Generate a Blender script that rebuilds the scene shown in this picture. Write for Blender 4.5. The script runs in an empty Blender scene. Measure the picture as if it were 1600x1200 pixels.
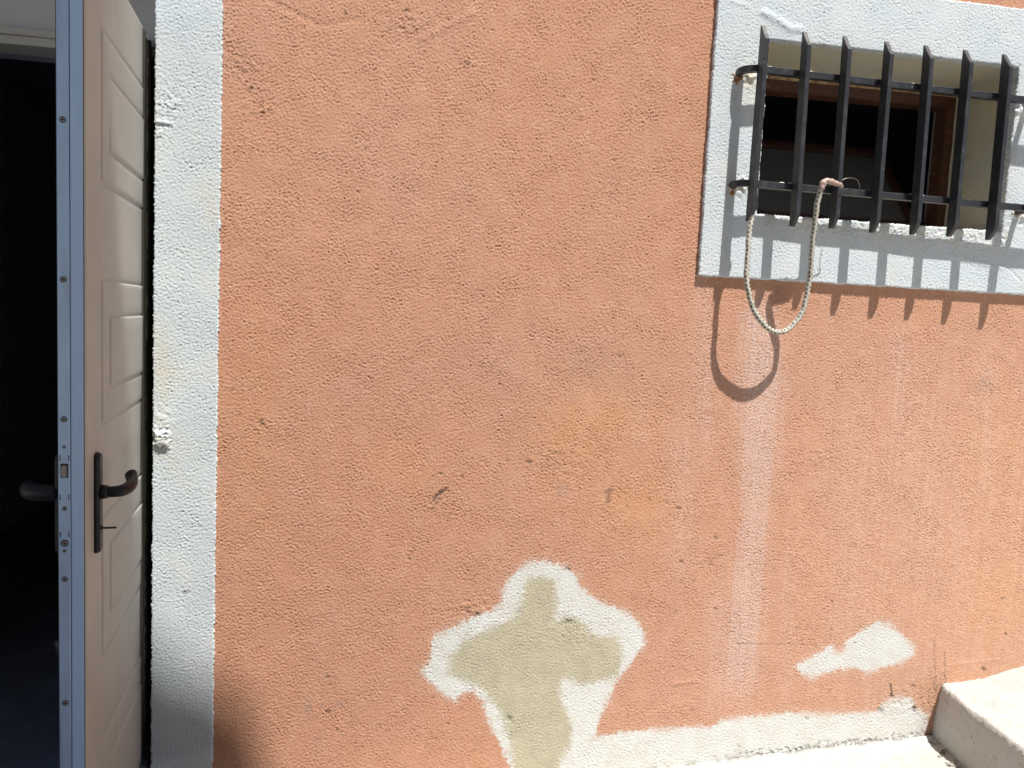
import bpy, bmesh, math, random
import numpy as np
from mathutils import Vector, Matrix

S = bpy.context.scene
COL = S.collection
random.seed(7)

# ------------------------------------------------------------------ camera
F, D, H = 1164.57, 2.5623, 1.6470          # focal length in photo pixels, distance to the wall, eye height
PITCH, YAW, ROLL = 0.0889602, -0.1459629, 0.0490365
_cy, _sy = math.cos(YAW), math.sin(YAW)
W_ = np.array([-_sy*math.cos(PITCH), _cy*math.cos(PITCH), -math.sin(PITCH)])
_r = np.array([_cy, _sy, 0.0]); _u = np.cross(_r, W_)
R_ = math.cos(ROLL)*_r + math.sin(ROLL)*_u
U_ = -math.sin(ROLL)*_r + math.cos(ROLL)*_u
CAM = np.array([0.0, -D, H])
cam = bpy.data.cameras.new('camera'); co = bpy.data.objects.new('camera', cam); COL.objects.link(co)
M = Matrix.Identity(4)
for i in range(3):
    M[i][0] = R_[i]; M[i][1] = U_[i]; M[i][2] = -W_[i]; M[i][3] = CAM[i]
co.matrix_world = M
cam.sensor_width = 36; cam.sensor_fit = 'HORIZONTAL'; cam.lens = F/1600*36
cam.clip_start = 0.05; cam.clip_end = 500
S.camera = co

# ------------------------------------------------------------------ light
SA, SB = 0.53, 2.65                         # towards the sun = (SA, -1, SB)
sun_dir = Vector((SA, -1.0, SB)).normalized()
elev = math.asin(sun_dir.z); rot = math.atan2(sun_dir.x, sun_dir.y)
w = bpy.data.worlds.new('World'); S.world = w; w.use_nodes = True
nt = w.node_tree; bg = nt.nodes['Background']
sky = nt.nodes.new('ShaderNodeTexSky'); sky.sky_type = 'NISHITA'; sky.sun_disc = False
sky.sun_elevation = elev; sky.sun_rotation = rot
nt.links.new(sky.outputs[0], bg.inputs[0]); bg.inputs[1].default_value = 0.052
sl = bpy.data.lights.new('sun', 'SUN'); sl.energy = 5.0; sl.angle = math.radians(0.53); sl.color = (1.0, 0.955, 0.89)
so = bpy.data.objects.new('sun', sl); COL.objects.link(so)
so.rotation_euler = sun_dir.to_track_quat('Z', 'Y').to_euler()
S.view_settings.view_transform = 'Standard'; S.view_settings.look = 'None'
S.view_settings.exposure = 0.66; S.view_settings.gamma = 1
S.render.engine = 'CYCLES'
S.cycles.max_bounces = 8; S.cycles.diffuse_bounces = 4

# ------------------------------------------------------------------ measuring helpers
def ray(x, y): return W_ + R_*(x-800)/F - U_*(y-600)/F
def on(x, y, Y=0.0):                        # point of the vertical plane y = Y seen at photo pixel (x, y)
    d = ray(x, y); return CAM + d*(Y+D)/d[1]
def wall_px(X, Z, Y=0.0):                   # photo pixel of wall points (arrays)
    v0, v1, v2 = X-CAM[0], Y-CAM[1]+0*X, Z-CAM[2]
    dep = v0*W_[0]+v1*W_[1]+v2*W_[2]
    return 800+F*(v0*R_[0]+v1*R_[1]+v2*R_[2])/dep, 600-F*(v0*U_[0]+v1*U_[1]+v2*U_[2])/dep

# ------------------------------------------------------------------ object helpers
def obj(name, data, mat=None, parent=None, smooth=False):
    o = bpy.data.objects.new(name, data); COL.objects.link(o)
    if mat: data.materials.append(mat)
    if parent: o.parent = parent
    if smooth and hasattr(data, 'polygons'):
        data.polygons.foreach_set('use_smooth', [True]*len(data.polygons))
    return o
def empty(name, loc=(0, 0, 0), parent=None, rz=0):
    o = bpy.data.objects.new(name, None); COL.objects.link(o)
    o.location = loc; o.rotation_euler.z = rz; o.parent = parent; o.empty_display_size = .1
    return o
def tag(o, label=None, cat=None, group=None, kind=None):
    if label: o['label'] = label
    if cat: o['category'] = cat
    if group: o['group'] = group
    if kind: o['kind'] = kind
    return o
def mesh(name, verts, faces, smooth=False):
    me = bpy.data.meshes.new(name); me.from_pydata([tuple(v) for v in verts], [], faces)
    me.update()
    return me
def bm_obj(name, bm, mat, parent=None, smooth=False, bevel=0.0, seg=2):
    me = bpy.data.meshes.new(name)
    bmesh.ops.recalc_face_normals(bm, faces=bm.faces)
    if bevel:
        bmesh.ops.bevel(bm, geom=[e for e in bm.edges if len(e.link_faces) == 2 and e.calc_face_angle(0) > .5], offset=bevel, segments=seg, affect='EDGES', clamp_overlap=True)
    bm.to_mesh(me); bm.free()
    return obj(name, me, mat, parent, smooth)
def box(bm, x0, x1, y0, y1, z0, z1, m=None):
    v = [bm.verts.new(p) for p in [(x0,y0,z0),(x1,y0,z0),(x1,y1,z0),(x0,y1,z0),(x0,y0,z1),(x1,y0,z1),(x1,y1,z1),(x0,y1,z1)]]
    if m is not None:
        for q in v: q.co = m @ q.co
    for f in [(0,3,2,1),(4,5,6,7),(0,1,5,4),(1,2,6,5),(2,3,7,6),(3,0,4,7)]: bm.faces.new([v[i] for i in f])
    return v
def cyl(bm, p0, p1, r0, r1=None, n=20, caps=True):
    p0, p1 = Vector(p0), Vector(p1); r1 = r0 if r1 is None else r1
    q = (p1-p0).to_track_quat('Z', 'Y')
    a = [bm.verts.new(p0 + q @ Vector((r0*math.cos(t), r0*math.sin(t), 0))) for t in [2*math.pi*i/n for i in range(n)]]
    b = [bm.verts.new(p1 + q @ Vector((r1*math.cos(t), r1*math.sin(t), 0))) for t in [2*math.pi*i/n for i in range(n)]]
    for i in range(n): bm.faces.new([a[i], a[(i+1) % n], b[(i+1) % n], b[i]])
    if caps: bm.faces.new(a[::-1]); bm.faces.new(b)
def sweep(bm, pts, prof, closed_caps=True, up=(0, 0, 1)):
    """sweep a list of (a,b) profile points (or a function k->profile) along pts"""
    rings = []; n = len(pts); P = [Vector(p) for p in pts]; up = Vector(up)
    for k in range(n):
        t = (P[min(k+1, n-1)]-P[max(k-1, 0)]).normalized()
        s = t.cross(up)
        s = s.normalized() if s.length > 1e-4 else Vector((1, 0, 0))
        v = s.cross(t).normalized()
        pr = prof(k/(n-1)) if callable(prof) else prof
        rings.append([bm.verts.new(P[k]+s*a+v*b) for a, b in pr])
    for k in range(n-1):
        m = len(rings[k])
        for i in range(m): bm.faces.new([rings[k][i], rings[k][(i+1) % m], rings[k+1][(i+1) % m], rings[k+1][i]])
    if closed_caps: bm.faces.new(rings[0][::-1]); bm.faces.new(rings[-1])
def circ(r, n=14, ry=None): return [(r*math.cos(2*math.pi*i/n), (ry or r)*math.sin(2*math.pi*i/n)) for i in range(n)]
def smooth_path(pts, n):
    P = np.array(pts, float); out = []
    Q = np.vstack([2*P[0]-P[1], P, 2*P[-1]-P[-2]])
    per = max(2, n//(len(P)-1))
    for i in range(len(P)-1):
        a, b, c, d = Q[i:i+4]
        for k in range(per):
            t = k/per
            out.append(.5*((2*b)+(c-a)*t+(2*a-5*b+4*c-d)*t*t+(3*b-a-3*c+d)*t**3))
    out.append(P[-1]); return out

def zero_paint(o):
    me = o.data
    for an in ('paint', 'tint'):
        at = me.color_attributes.new(an, 'FLOAT_COLOR', 'POINT'); at.data.foreach_set('color', [0.0]*(4*len(me.vertices)))

# ------------------------------------------------------------------ numpy noise
def fft_noise(shape, cell, lam, width, seed):
    """band-limited noise, wavelength lam (m), relative width; unit variance"""
    rng = np.random.RandomState(seed)
    n = rng.standard_normal(shape)
    fy = np.fft.fftfreq(shape[0], cell)[:, None]; fx = np.fft.rfftfreq(shape[1], cell)[None, :]
    f = np.hypot(fx, fy)+1e-9
    g = np.exp(-(np.log(f*lam)**2)/(2*width**2))
    o = np.fft.irfft2(np.fft.rfft2(n)*g, s=shape)
    return o/o.std()
def sst(e0, e1, x):
    t = np.clip((x-e0)/(e1-e0), 0, 1); return t*t*(3-2*t)
def poly_sd(px, py, poly):
    """signed distance (positive inside), pixels"""
    P = np.array(poly, float); d = np.full(px.shape, 1e9); inside = np.zeros(px.shape, bool)
    for i in range(len(P)):
        a, b = P[i], P[(i+1) % len(P)]
        e = b-a; L = e@e+1e-9
        t = np.clip(((px-a[0])*e[0]+(py-a[1])*e[1])/L, 0, 1)
        d = np.minimum(d, np.hypot(px-a[0]-t*e[0], py-a[1]-t*e[1]))
        c = ((a[1] > py) != (b[1] > py)) & (px < (b[0]-a[0])*(py-a[1])/(b[1]-a[1]+1e-12)+a[0])
        inside ^= c
    return np.where(inside, d, -d)
def seg_d(px, py, pts):
    d = np.full(px.shape, 1e9)
    for a, b in zip(pts[:-1], pts[1:]):
        ex, ey = b[0]-a[0], b[1]-a[1]; L = ex*ex+ey*ey+1e-9
        t = np.clip(((px-a[0])*ex+(py-a[1])*ey)/L, 0, 1)
        d = np.minimum(d, np.hypot(px-a[0]-t*ex, py-a[1]-t*ey))
    return d

# ------------------------------------------------------------------ materials
def mat(name, base=(.5, .5, .5), rough=.7, metal=0.0, spec=.5):
    m = bpy.data.materials.new(name); m.use_nodes = True
    b = m.node_tree.nodes['Principled BSDF']
    b.inputs['Base Color'].default_value = (*base, 1); b.inputs['Roughness'].default_value = rough
    b.inputs['Metallic'].default_value = metal; b.inputs['Specular IOR Level'].default_value = spec
    return m
class NT:
    def __init__(s, m): s.t = m.node_tree; s.b = s.t.nodes['Principled BSDF']; s.g = s.n('ShaderNodeNewGeometry'); s.pos = s.g.outputs['Position']
    def n(s, k, **kw):
        x = s.t.nodes.new(k)
        for a, v in kw.items(): setattr(x, a, v)
        return x
    def l(s, a, b): s.t.links.new(a, b)
    def noise(s, scale, detail=3, rough=.55, stretch=None, dist=0.0):
        x = s.n('ShaderNodeTexNoise'); x.inputs['Scale'].default_value = scale; x.inputs['Detail'].default_value = detail
        x.inputs['Roughness'].default_value = rough; x.inputs['Distortion'].default_value = dist
        src = s.pos
        if stretch:
            m = s.n('ShaderNodeMapping'); m.inputs['Scale'].default_value = stretch; s.l(s.pos, m.inputs[0]); src = m.outputs[0]
        s.l(src, x.inputs['Vector']); return x.outputs['Fac']
    def ramp(s, f, a, b, va=0.0, vb=1.0):
        x = s.n('ShaderNodeMapRange'); x.interpolation_type = 'SMOOTHSTEP'
        s.l(f, x.inputs[0])
        for i, v in zip((1, 2, 3, 4), (a, b, va, vb)): x.inputs[i].default_value = v
        return x.outputs[0]
    def mix(s, f, a, b, mode='MIX'):
        x = s.n('ShaderNodeMix', data_type='RGBA', blend_type=mode)
        for sock, v in ((x.inputs[0], f), (x.inputs[6], a), (x.inputs[7], b)):
            if isinstance(v, (int, float)): sock.default_value = v
            elif isinstance(v, tuple): sock.default_value = (*v, 1)
            else: s.l(v, sock)
        return x.outputs[2]
    def mul(s, a, b):
        x = s.n('ShaderNodeMath', operation='MULTIPLY')
        for i, v in enumerate((a, b)):
            if isinstance(v, (int, float)): x.inputs[i].default_value = v
            else: s.l(v, x.inputs[i])
        return x.outputs[0]
    def attr(s, name):
        x = s.n('ShaderNodeAttribute'); x.attribute_name = name
        y = s.n('ShaderNodeSeparateColor'); s.l(x.outputs['Color'], y.inputs[0])
        return y.outputs[0], y.outputs[1], y.outputs[2], x.outputs['Alpha']
    def bump(s, h, strength, dist):
        x = s.n('ShaderNodeBump'); x.inputs['Strength'].default_value = strength; x.inputs['Distance'].default_value = dist
        s.l(h, x.inputs['Height']); s.l(x.outputs[0], s.b.inputs['Normal']); return x
    def color(s, c): s.l(c, s.b.inputs['Base Color'])

ORANGE = (.497, .266, .172)
m_wall = mat('orange_stucco', ORANGE, .92, spec=.2); k = NT(m_wall)
c = k.mix(k.ramp(k.noise(1.7, 4), .38, .66), ORANGE, (.487, .272, .185))
c = k.mix(k.mul(k.ramp(k.noise(5, 5, .65), .5, .75), .28), c, (.53, .285, .17))
c = k.mix(k.mul(k.ramp(k.noise(9, 4, .6, (1.6, 1, .25)), .48, .75), .2), c, (.57, .28, .19))
c = k.mix(k.mul(k.ramp(k.noise(160, 2), .35, .7), .22), c, (.47, .19, .10))
pw, pb, st, dk = k.attr('paint'); t_pale, t_ochre, t_grey, t_old = k.attr('tint')
c = k.mix(t_ochre, c, (.56, .285, .125))
c = k.mix(st, c, (.62, .53, .52))
c = k.mix(t_pale, c, (.63, .40, .285))
c = k.mix(t_grey, c, (.30, .22, .19))
wht = k.mix(k.ramp(k.noise(14, 4), .35, .7), (.625, .635, .615), (.59, .585, .545))
c = k.mix(pw, c, wht)
bei = k.mix(k.ramp(k.noise(18, 4), .3, .7), (.42, .39, .285), (.48, .44, .32))
c = k.mix(pb, c, bei)
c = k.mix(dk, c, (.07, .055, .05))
k.color(c); k.bump(k.noise(420, 3, .7), .35, .0012)

def white_paint(name, a, b2):
    m = mat(name, a, .85, spec=.25); k = NT(m)
    c = k.mix(k.ramp(k.noise(6, 4), .35, .7), a, b2)
    c = k.mix(k.mul(k.ramp(k.noise(3.2, 4, .6, (1.5, 1, .7)), .56, .75), .45), c, (.60, .60, .48))
    c = k.mix(k.mul(k.ramp(k.noise(90, 3), .62, .75), .25), c, (.42, .43, .42))
    pw, pb, st, dk = k.attr('paint')
    c = k.mix(pb, c, (.60, .52, .34)); c = k.mix(st, c, (.42, .20, .08)); c = k.mix(dk, c, (.07, .06, .055))
    k.color(c); k.bump(k.noise(420, 3, .7), .3, .0012); return m
m_white = white_paint('white_stucco', (.52, .585, .62), (.57, .62, .64))
m_trim = white_paint('window_surround_paint', (.53, .59, .63), (.59, .63, .65))
m_reveal = mat('reveal_plaster', (.50, .47, .37), .9, spec=.2); k = NT(m_reveal)
c = k.mix(k.ramp(k.noise(5, 4), .4, .65), (.49, .475, .40), (.55, .50, .37))
c = k.mix(k.mul(k.ramp(k.noise(11, 5, .7), .56, .74), .6), c, (.36, .27, .16))
c = k.mix(k.ramp(k.noise(60, 3), .69, .75), c, (.16, .15, .13))
k.color(c); k.bump(k.noise(55, 5, .7), .5, .004)
m_dim = mat('grey_lintel_plaster', (.42, .43, .42), .9); k = NT(m_dim)
k.color(k.mix(k.noise(4, 4), (.38, .39, .38), (.46, .47, .46))); k.bump(k.noise(150, 4), .25, .003)

m_iron = mat('black_painted_iron', (.018, .02, .024), .42); k = NT(m_iron)
c = k.mix(k.ramp(k.noise(35, 4), .45, .7), (.020, .022, .027), (.040, .042, .048))
c = k.mix(k.mul(k.ramp(k.noise(22, 5, .7), .60, .70), .5), c, (.10, .055, .035))
c = k.mix(k.ramp(k.noise(75, 5, .7), .69, .73), c, (.55, .55, .52))
k.color(c); k.bump(k.noise(120, 3), .25, .0015)
m_rust = mat('rusty_mortar', (.35, .2, .1), .95); k = NT(m_rust)
k.color(k.mix(k.ramp(k.noise(60, 4), .45, .6), (.55, .52, .45), (.28, .12, .04))); k.bump(k.noise(130, 4), .8, .006)
m_wood = mat('brown_window_wood', (.10, .035, .02), .55); k = NT(m_wood)
c = k.mix(k.ramp(k.noise(30, 5, .6, (1, 1, 6)), .4, .7), (.06, .022, .014), (.11, .045, .026))
c = k.mix(k.ramp(k.noise(25, 4, .7, (.4, 1, 3)), .66, .70), c, (.42, .30, .19))
k.color(c); k.bump(k.noise(40, 4, .6, (1, 1, 9)), .3, .002)
m_wood2 = mat('dark_brown_sash_wood', (.05, .022, .015), .6); k = NT(m_wood2)
k.color(k.mix(k.ramp(k.noise(30, 5, .6, (1, 1, 6)), .4, .7), (.04, .018, .013), (.075, .03, .02)))
m_cream = mat('cream_filler_strip', (.45, .36, .23), .85); k = NT(m_cream)
k.color(k.mix(k.ramp(k.noise(30, 4), .4, .65), (.48, .37, .22), (.28, .14, .07)))

m_glass = bpy.data.materials.new('dusty_window_glass'); m_glass.use_nodes = True
k = NT(m_glass); out = k.t.nodes['Material Output']
k.b.inputs['Base Color'].default_value = (.16, .165, .175, 1); k.b.inputs['Roughness'].default_value = .12
tr = k.n('ShaderNodeBsdfTransparent'); ms = k.n('ShaderNodeMixShader'); ms.inputs[0].default_value = .55
k.l(tr.outputs[0], ms.inputs[1]); k.l(k.b.outputs[0], ms.inputs[2]); k.l(ms.outputs[0], out.inputs[0])

m_door = mat('beige_door_skin', (.50, .47, .41), .5); k = NT(m_door)
c = k.mix(k.ramp(k.noise(3.5, 5, .65), .35, .7), (.345, .345, .32), (.395, .39, .355))
c = k.mix(k.mul(k.ramp(k.noise(26, 5, .75, (1, 1, .12)), .55, .78), .35), c, (.30, .27, .23))
c = k.mix(k.mul(k.ramp(k.noise(9, 5, .7, (1, 1, .35)), .52, .72), .65), c, (.34, .31, .27))
c = k.mix(k.ramp(k.noise(130, 2), .73, .77), c, (.13, .10, .08))
k.color(c); k.bump(k.noise(220, 3), .1, .001)
m_alu = mat('sky_tinted_door_edge', (.44, .55, .70), .38, .0); k = NT(m_alu)  # white aluminium; the blue of the reflected sky is put into its colour
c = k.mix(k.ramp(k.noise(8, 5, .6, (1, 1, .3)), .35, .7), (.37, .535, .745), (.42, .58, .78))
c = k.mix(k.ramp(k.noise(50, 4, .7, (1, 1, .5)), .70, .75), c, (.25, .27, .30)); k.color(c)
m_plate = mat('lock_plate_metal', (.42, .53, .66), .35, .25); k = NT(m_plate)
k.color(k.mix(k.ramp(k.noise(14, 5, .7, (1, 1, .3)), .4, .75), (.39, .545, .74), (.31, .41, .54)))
m_seam = mat('dark_seam', (.03, .04, .06), .7)
m_stile = mat('dark_hinge_stile', (.030, .028, .022), .6); k = NT(m_stile)
k.color(k.mix(k.ramp(k.noise(20, 4, .6, (1, 1, .2)), .4, .7), (.030, .028, .022), (.055, .05, .038)))
m_handle = mat('dark_grey_handle', (.035, .036, .04), .45, spec=.22); k = NT(m_handle)
c = k.mix(k.ramp(k.noise(30, 4), .45, .75), (.010, .011, .015), (.020, .020, .023))
c = k.mix(k.ramp(k.noise(90, 4, .7), .70, .76), c, (.10, .09, .085)); k.color(c)
m_steel = mat('dull_steel', (.25, .25, .24), .4, .8); k = NT(m_steel)
k.color(k.mix(k.noise(60, 3), (.20, .19, .18), (.38, .37, .35)))
m_hole = mat('dark_slot', (.01, .012, .018), .8)
m_header = mat('door_header_paint', (.36, .34, .29), .6); k = NT(m_header)
k.color(k.mix(k.noise(12, 4, .6, (.3, 1, 1)), (.32, .30, .26), (.44, .42, .36)))
m_room = mat('dark_room_wall', (.05, .05, .055), .9); k = NT(m_room)
k.color(k.mix(k.noise(3, 4), (.25, .26, .31), (.33, .34, .38)))
m_floor = mat('dark_interior_floor', (.09, .10, .115), .45); k = NT(m_floor)
c = k.mix(k.ramp(k.noise(4, 5, .7, dist=1.5), .45, .7), (.08, .09, .11), (.13, .145, .165))
c = k.mix(k.ramp(k.noise(7, 6, .75, dist=2.5), .655, .70), c, (.28, .29, .30)); k.color(c)

def cement(name, a, b2, spots):
    m = mat(name, a, .9, spec=.2); k = NT(m)
    c = k.mix(k.ramp(k.noise(4, 5), .35, .7), a, b2)
    c = k.mix(k.ramp(k.noise(70, 3, .6), .68, .73), c, spots)
    c = k.mix(k.mul(k.ramp(k.noise(1.7, 4), .5, .7), .5), c, (a[0]*.9, a[1]*.9, a[2]*.75))
    c = k.mix(k.mul(k.ramp(k.noise(13, 6, .72), .50, .74), .55), c, (a[0]*.66, a[1]*.62, a[2]*.54))
    c = k.mix(k.ramp(k.noise(38, 3, .6, dist=.6), .71, .76), c, (spots[0]*.5, spots[1]*.5, spots[2]*.5))
    pw, pb, st, dk = k.attr('paint'); c = k.mix(dk, c, (.10, .09, .08))
    k.color(c); k.bump(k.noise(60, 7, .75), .8, .009); return m
m_ground = cement('pale_cement_paving', (.49, .485, .46), (.54, .535, .51), (.24, .23, .18))
m_step = cement('pale_cement_step', (.48, .475, .45), (.53, .525, .50), (.18, .165, .14))
m_rub = mat('mortar_crumbs', (.33, .31, .27), .95); k = NT(m_rub); k.color(k.mix(k.ramp(k.noise(45, 3), .45, .6), (.36, .34, .30), (.14, .12, .10)))
m_shade_house = mat('shade_house_render', (.52, .47, .38), .9); k = NT(m_shade_house)
k.color(k.mix(k.noise(1.3, 5), (.48, .43, .34), (.57, .52, .43))); k.bump(k.noise(40, 4), .3, .01)
m_tile = mat('clay_roof_tile', (.35, .15, .08), .85); k = NT(m_tile)
k.color(k.mix(k.noise(5, 4), (.30, .12, .06), (.42, .20, .11))); 

# ------------------------------------------------------------------ relief sheets
CELL = 0.0031
GX0, GX1, GZ0, GZ1 = -0.83, 2.80, -0.16, 3.02
NX, NZ = int((GX1-GX0)/CELL)+1, int((GZ1-GZ0)/CELL)+1
gx = GX0+np.arange(NX)*CELL; gz = GZ0+np.arange(NZ)*CELL
XX, ZZ = np.meshgrid(gx, gz)
sh = (NZ, NX)
n1 = fft_noise(sh, CELL, .0116, .45, 1); n2 = fft_noise(sh, CELL, .034, .40, 2)
n3 = fft_noise(sh, CELL, .0072, .26, 3); n4 = fft_noise(sh, CELL, .0122, .34, 14); low = fft_noise(sh, CELL, .38, .35, 4); mid = fft_noise(sh, CELL, .13, .4, 5)
modn = fft_noise(sh, CELL, .22, .5, 6)
rid = .9-1.5*np.abs(n4)                         # sharp little ridges
rid = rid/rid.std()
grain = .82*n1 + .22*rid + .50*n3 + .12*n2
grain = np.where(grain > 0, grain*.65, grain*1.3)
amp = np.clip(1.0+.13*modn, .6, 1.4)
RELIEF = .00078*amp*grain + .00008*mid + .0004*low
WX, WZ = 9*fft_noise(sh, CELL, .03, .5, 8)*.30, 9*fft_noise(sh, CELL, .03, .5, 9)*.30
FZ = fft_noise(sh, CELL, .012, .5, 10)
PX, PY = wall_px(XX, ZZ)

def sheet(name, x0, x1, z0, z1, holes, off, hgt, material, parent, attrs=None, jit=.0018, skirt=(.02, .02, .02, .02), seed=0, holeskirt=.02):
    """relief sheet at y = -(off + relief) over a range of the shared grid; edges are ragged, with side walls (skirts)"""
    i0, i1 = int(round((x0-GX0)/CELL)), int(round((x1-GX0)/CELL))
    j0, j1 = int(round((z0-GZ0)/CELL)), int(round((z1-GZ0)/CELL))
    X = XX[j0:j1+1, i0:i1+1].copy(); Z = ZZ[j0:j1+1, i0:i1+1].copy(); Hh = hgt[j0:j1+1, i0:i1+1]
    nz, nx = X.shape; keep = np.ones((nz-1, nx-1), bool)
    rng = np.random.RandomState(seed+50)
    for a0, a1, b0, b1 in holes:
        ai0, ai1 = int(round((a0-GX0)/CELL))-i0, int(round((a1-GX0)/CELL))-i0
        bj0, bj1 = int(round((b0-GZ0)/CELL))-j0, int(round((b1-GZ0)/CELL))-j0
        keep[max(bj0, 0):bj1, max(ai0, 0):ai1] = False
    # boundary vertices: used by 1..3 kept quads
    cnt = np.zeros((nz, nx), int)
    cnt[:-1, :-1] += keep; cnt[1:, :-1] += keep; cnt[:-1, 1:] += keep; cnt[1:, 1:] += keep
    edge = (cnt > 0) & (cnt < 4)
    jx = fft_noise((nz, nx), CELL, .013, .5, seed+20)*jit; jz = fft_noise((nz, nx), CELL, .013, .5, seed+21)*jit
    jx += fft_noise((nz, nx), CELL, .12, .5, seed+22)*jit*.7; jz += fft_noise((nz, nx), CELL, .12, .5, seed+23)*jit*.9
    X[edge] += jx[edge]; Z[edge] += jz[edge]
    Y = -(off+Hh); Y = Y + np.where(edge, .0025, 0)
    idx = -np.ones((nz, nx), int); used = cnt > 0; idx[used] = np.arange(used.sum())
    V = np.stack([X[used], Y[used], Z[used]], 1)
    jj, ii = np.nonzero(keep)
    Q = np.stack([idx[jj, ii], idx[jj, ii+1], idx[jj+1, ii+1], idx[jj+1, ii]], 1)
    # skirts
    sv = []; sq = []; base = len(V)
    bidx = -np.ones((nz, nx), int)
    def bv(j, i, dep):
        if bidx[j, i] < 0:
            bidx[j, i] = base+len(sv); sv.append((X[j, i], max(dep, Y[j, i]+.001), Z[j, i]))
        return bidx[j, i]
    K = np.zeros((nz+1, nx+1), bool); K[1:nz, 1:nx] = keep
    L_, R__, B_, T_ = skirt
    for j in range(nz-1):
        for i in np.nonzero(K[j+1, :-1] != K[j+1, 1:])[0]:
            dep = L_ if i == 0 else (R__ if i == nx-1 else holeskirt)
            a, b = idx[j, i], idx[j+1, i]; c_, d_ = bv(j, i, dep), bv(j+1, i, dep)
            sq.append((a, b, d_, c_) if K[j+1, i+1] else (b, a, c_, d_))
    for i in range(nx-1):
        for j in np.nonzero(K[:-1, i+1] != K[1:, i+1])[0]:
            dep = B_ if j == 0 else (T_ if j == nz-1 else holeskirt)
            a, b = idx[j, i], idx[j, i+1]; c_, d_ = bv(j, i, dep), bv(j, i+1, dep)
            sq.append((b, a, c_, d_) if K[j+1, i+1] else (a, b, d_, c_))
    V = np.vstack([V, np.array(sv).reshape(-1, 3)]); nq = len(Q)
    Q = np.vstack([Q, np.array(sq).reshape(-1, 4)]).astype(np.int32)
    me = bpy.data.meshes.new(name)
    me.vertices.add(len(V)); me.vertices.foreach_set('co', V.astype(np.float32).ravel())
    me.loops.add(len(Q)*4); me.loops.foreach_set('vertex_index', Q.ravel())
    me.polygons.add(len(Q)); me.polygons.foreach_set('loop_start', np.arange(0, len(Q)*4, 4, dtype=np.int32))
    me.polygons.foreach_set('use_smooth', np.arange(len(Q)) < nq)
    me.update(calc_edges=True)
    for an, arr in (attrs or {}).items():
        A = arr[j0:j1+1, i0:i1+1][used]; A = np.vstack([A, np.zeros((len(sv), 4))])
        at = me.color_attributes.new(an, 'FLOAT_COLOR', 'POINT'); at.data.foreach_set('color', A.astype(np.float32).ravel())
    me.validate()
    return obj(name, me, material, parent)

# ================================================================== THE HOUSE
house = tag(empty('house'), 'orange stucco house front with white door surround and small barred window', 'house')

# --- geometry facts (metres)
XS0, XS1 = -0.806, -0.603                       # white band beside the door
WFX0, WFX1, WFZ0, WFZ1 = 1.023, 2.66, 1.827, 2.858   # white window surround
OX0, OX1, OZ0, OZ1 = 1.222, 2.200, 2.055, 2.655      # window opening
TW = .016                                       # surround stands proud
TS = .006

# --- paint patches of the orange wall, traced where they lie on it
def c6(L): return [(620+x/3.334, 840+y/3.334) for x, y in L]
def c7(L): return [(1040+x/2.857, 920+y/2.857) for x, y in L]
P_white = c6([(690,125),(760,118),(830,140),(900,165),(935,200),(950,250),(1000,290),(1060,335),(1130,360),(1200,390),(1250,430),(1285,490),(1290,560),(1240,620),(1200,680),(1150,740),(1110,830),(1060,940),(1030,1045),(1040,1300),(640,1300),(590,1200),(540,1080),(480,970),(450,860),(400,800),(330,815),(305,860),(240,810),(150,730),(130,690),(175,640),(180,540),(200,510),(270,475),(350,440),(430,400),(500,380),(545,330),(550,290),(570,235),(620,180)])
P_beige = c6([(700,215),(760,203),(820,225),(835,330),(825,445),(870,410),(930,415),(970,450),(1000,500),(1060,520),(1140,515),(1165,570),(1168,640),(1150,720),(1060,745),(960,765),(920,735),(850,735),(850,850),(880,900),(910,980),(905,1080),(850,1160),(830,1300),(610,1300),(600,1080),(560,960),(520,870),(440,780),(340,740),(270,710),(280,630),(340,550),(480,480),(600,425),(645,380),(660,300),(670,240)])
P_band = c6([(900,1050),(1030,1040),(1150,1015),(1300,1000),(1467,990)])+c7([(0,625),(120,615),(200,620),(240,590),(350,570),(460,562),(560,550),(720,560),(860,552),(945,548),(958,520),(1000,492),(1040,485),(1100,487),(1112,530),(1172,560),(1165,620),(1140,690),(1100,800),(0,1100)])+[(890,1300)]
P_small = c7([(580,345),(640,310),(690,285),(720,258),(745,255),(760,290),(790,280),(810,230),(880,185),(950,145),(990,155),(1050,200),(1100,250),(1115,295),(1060,325),(960,355),(900,375),(850,350),(740,365),(690,385),(655,400),(610,380)])
wx, wy = PX+WX*.5, PY+WZ*.5
sdw = np.maximum.reduce([poly_sd(wx, wy, P_white), poly_sd(wx, wy, P_band), poly_sd(wx, wy, P_small)])
soft = 3.2+5.5*np.clip(fft_noise(sh, CELL, .12, .5, 61)+.2, 0, 1.4)
white = sst(-soft, soft, sdw+1.0*FZ)
chips = fft_noise(sh, CELL, .016, .4, 62)
white = white*(1-.75*sst(2.3, 2.9, chips))
white = np.maximum(white, .28*sst(-16, -1, sdw)*sst(.2, 1.2, FZ)*(PY < 1130))
sdb = poly_sd(wx, wy, P_beige)
beige = sst(-soft*1.3-1, soft, sdb+1.6*FZ)*(1-.5*sst(2.4, 3.0, -chips))
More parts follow.
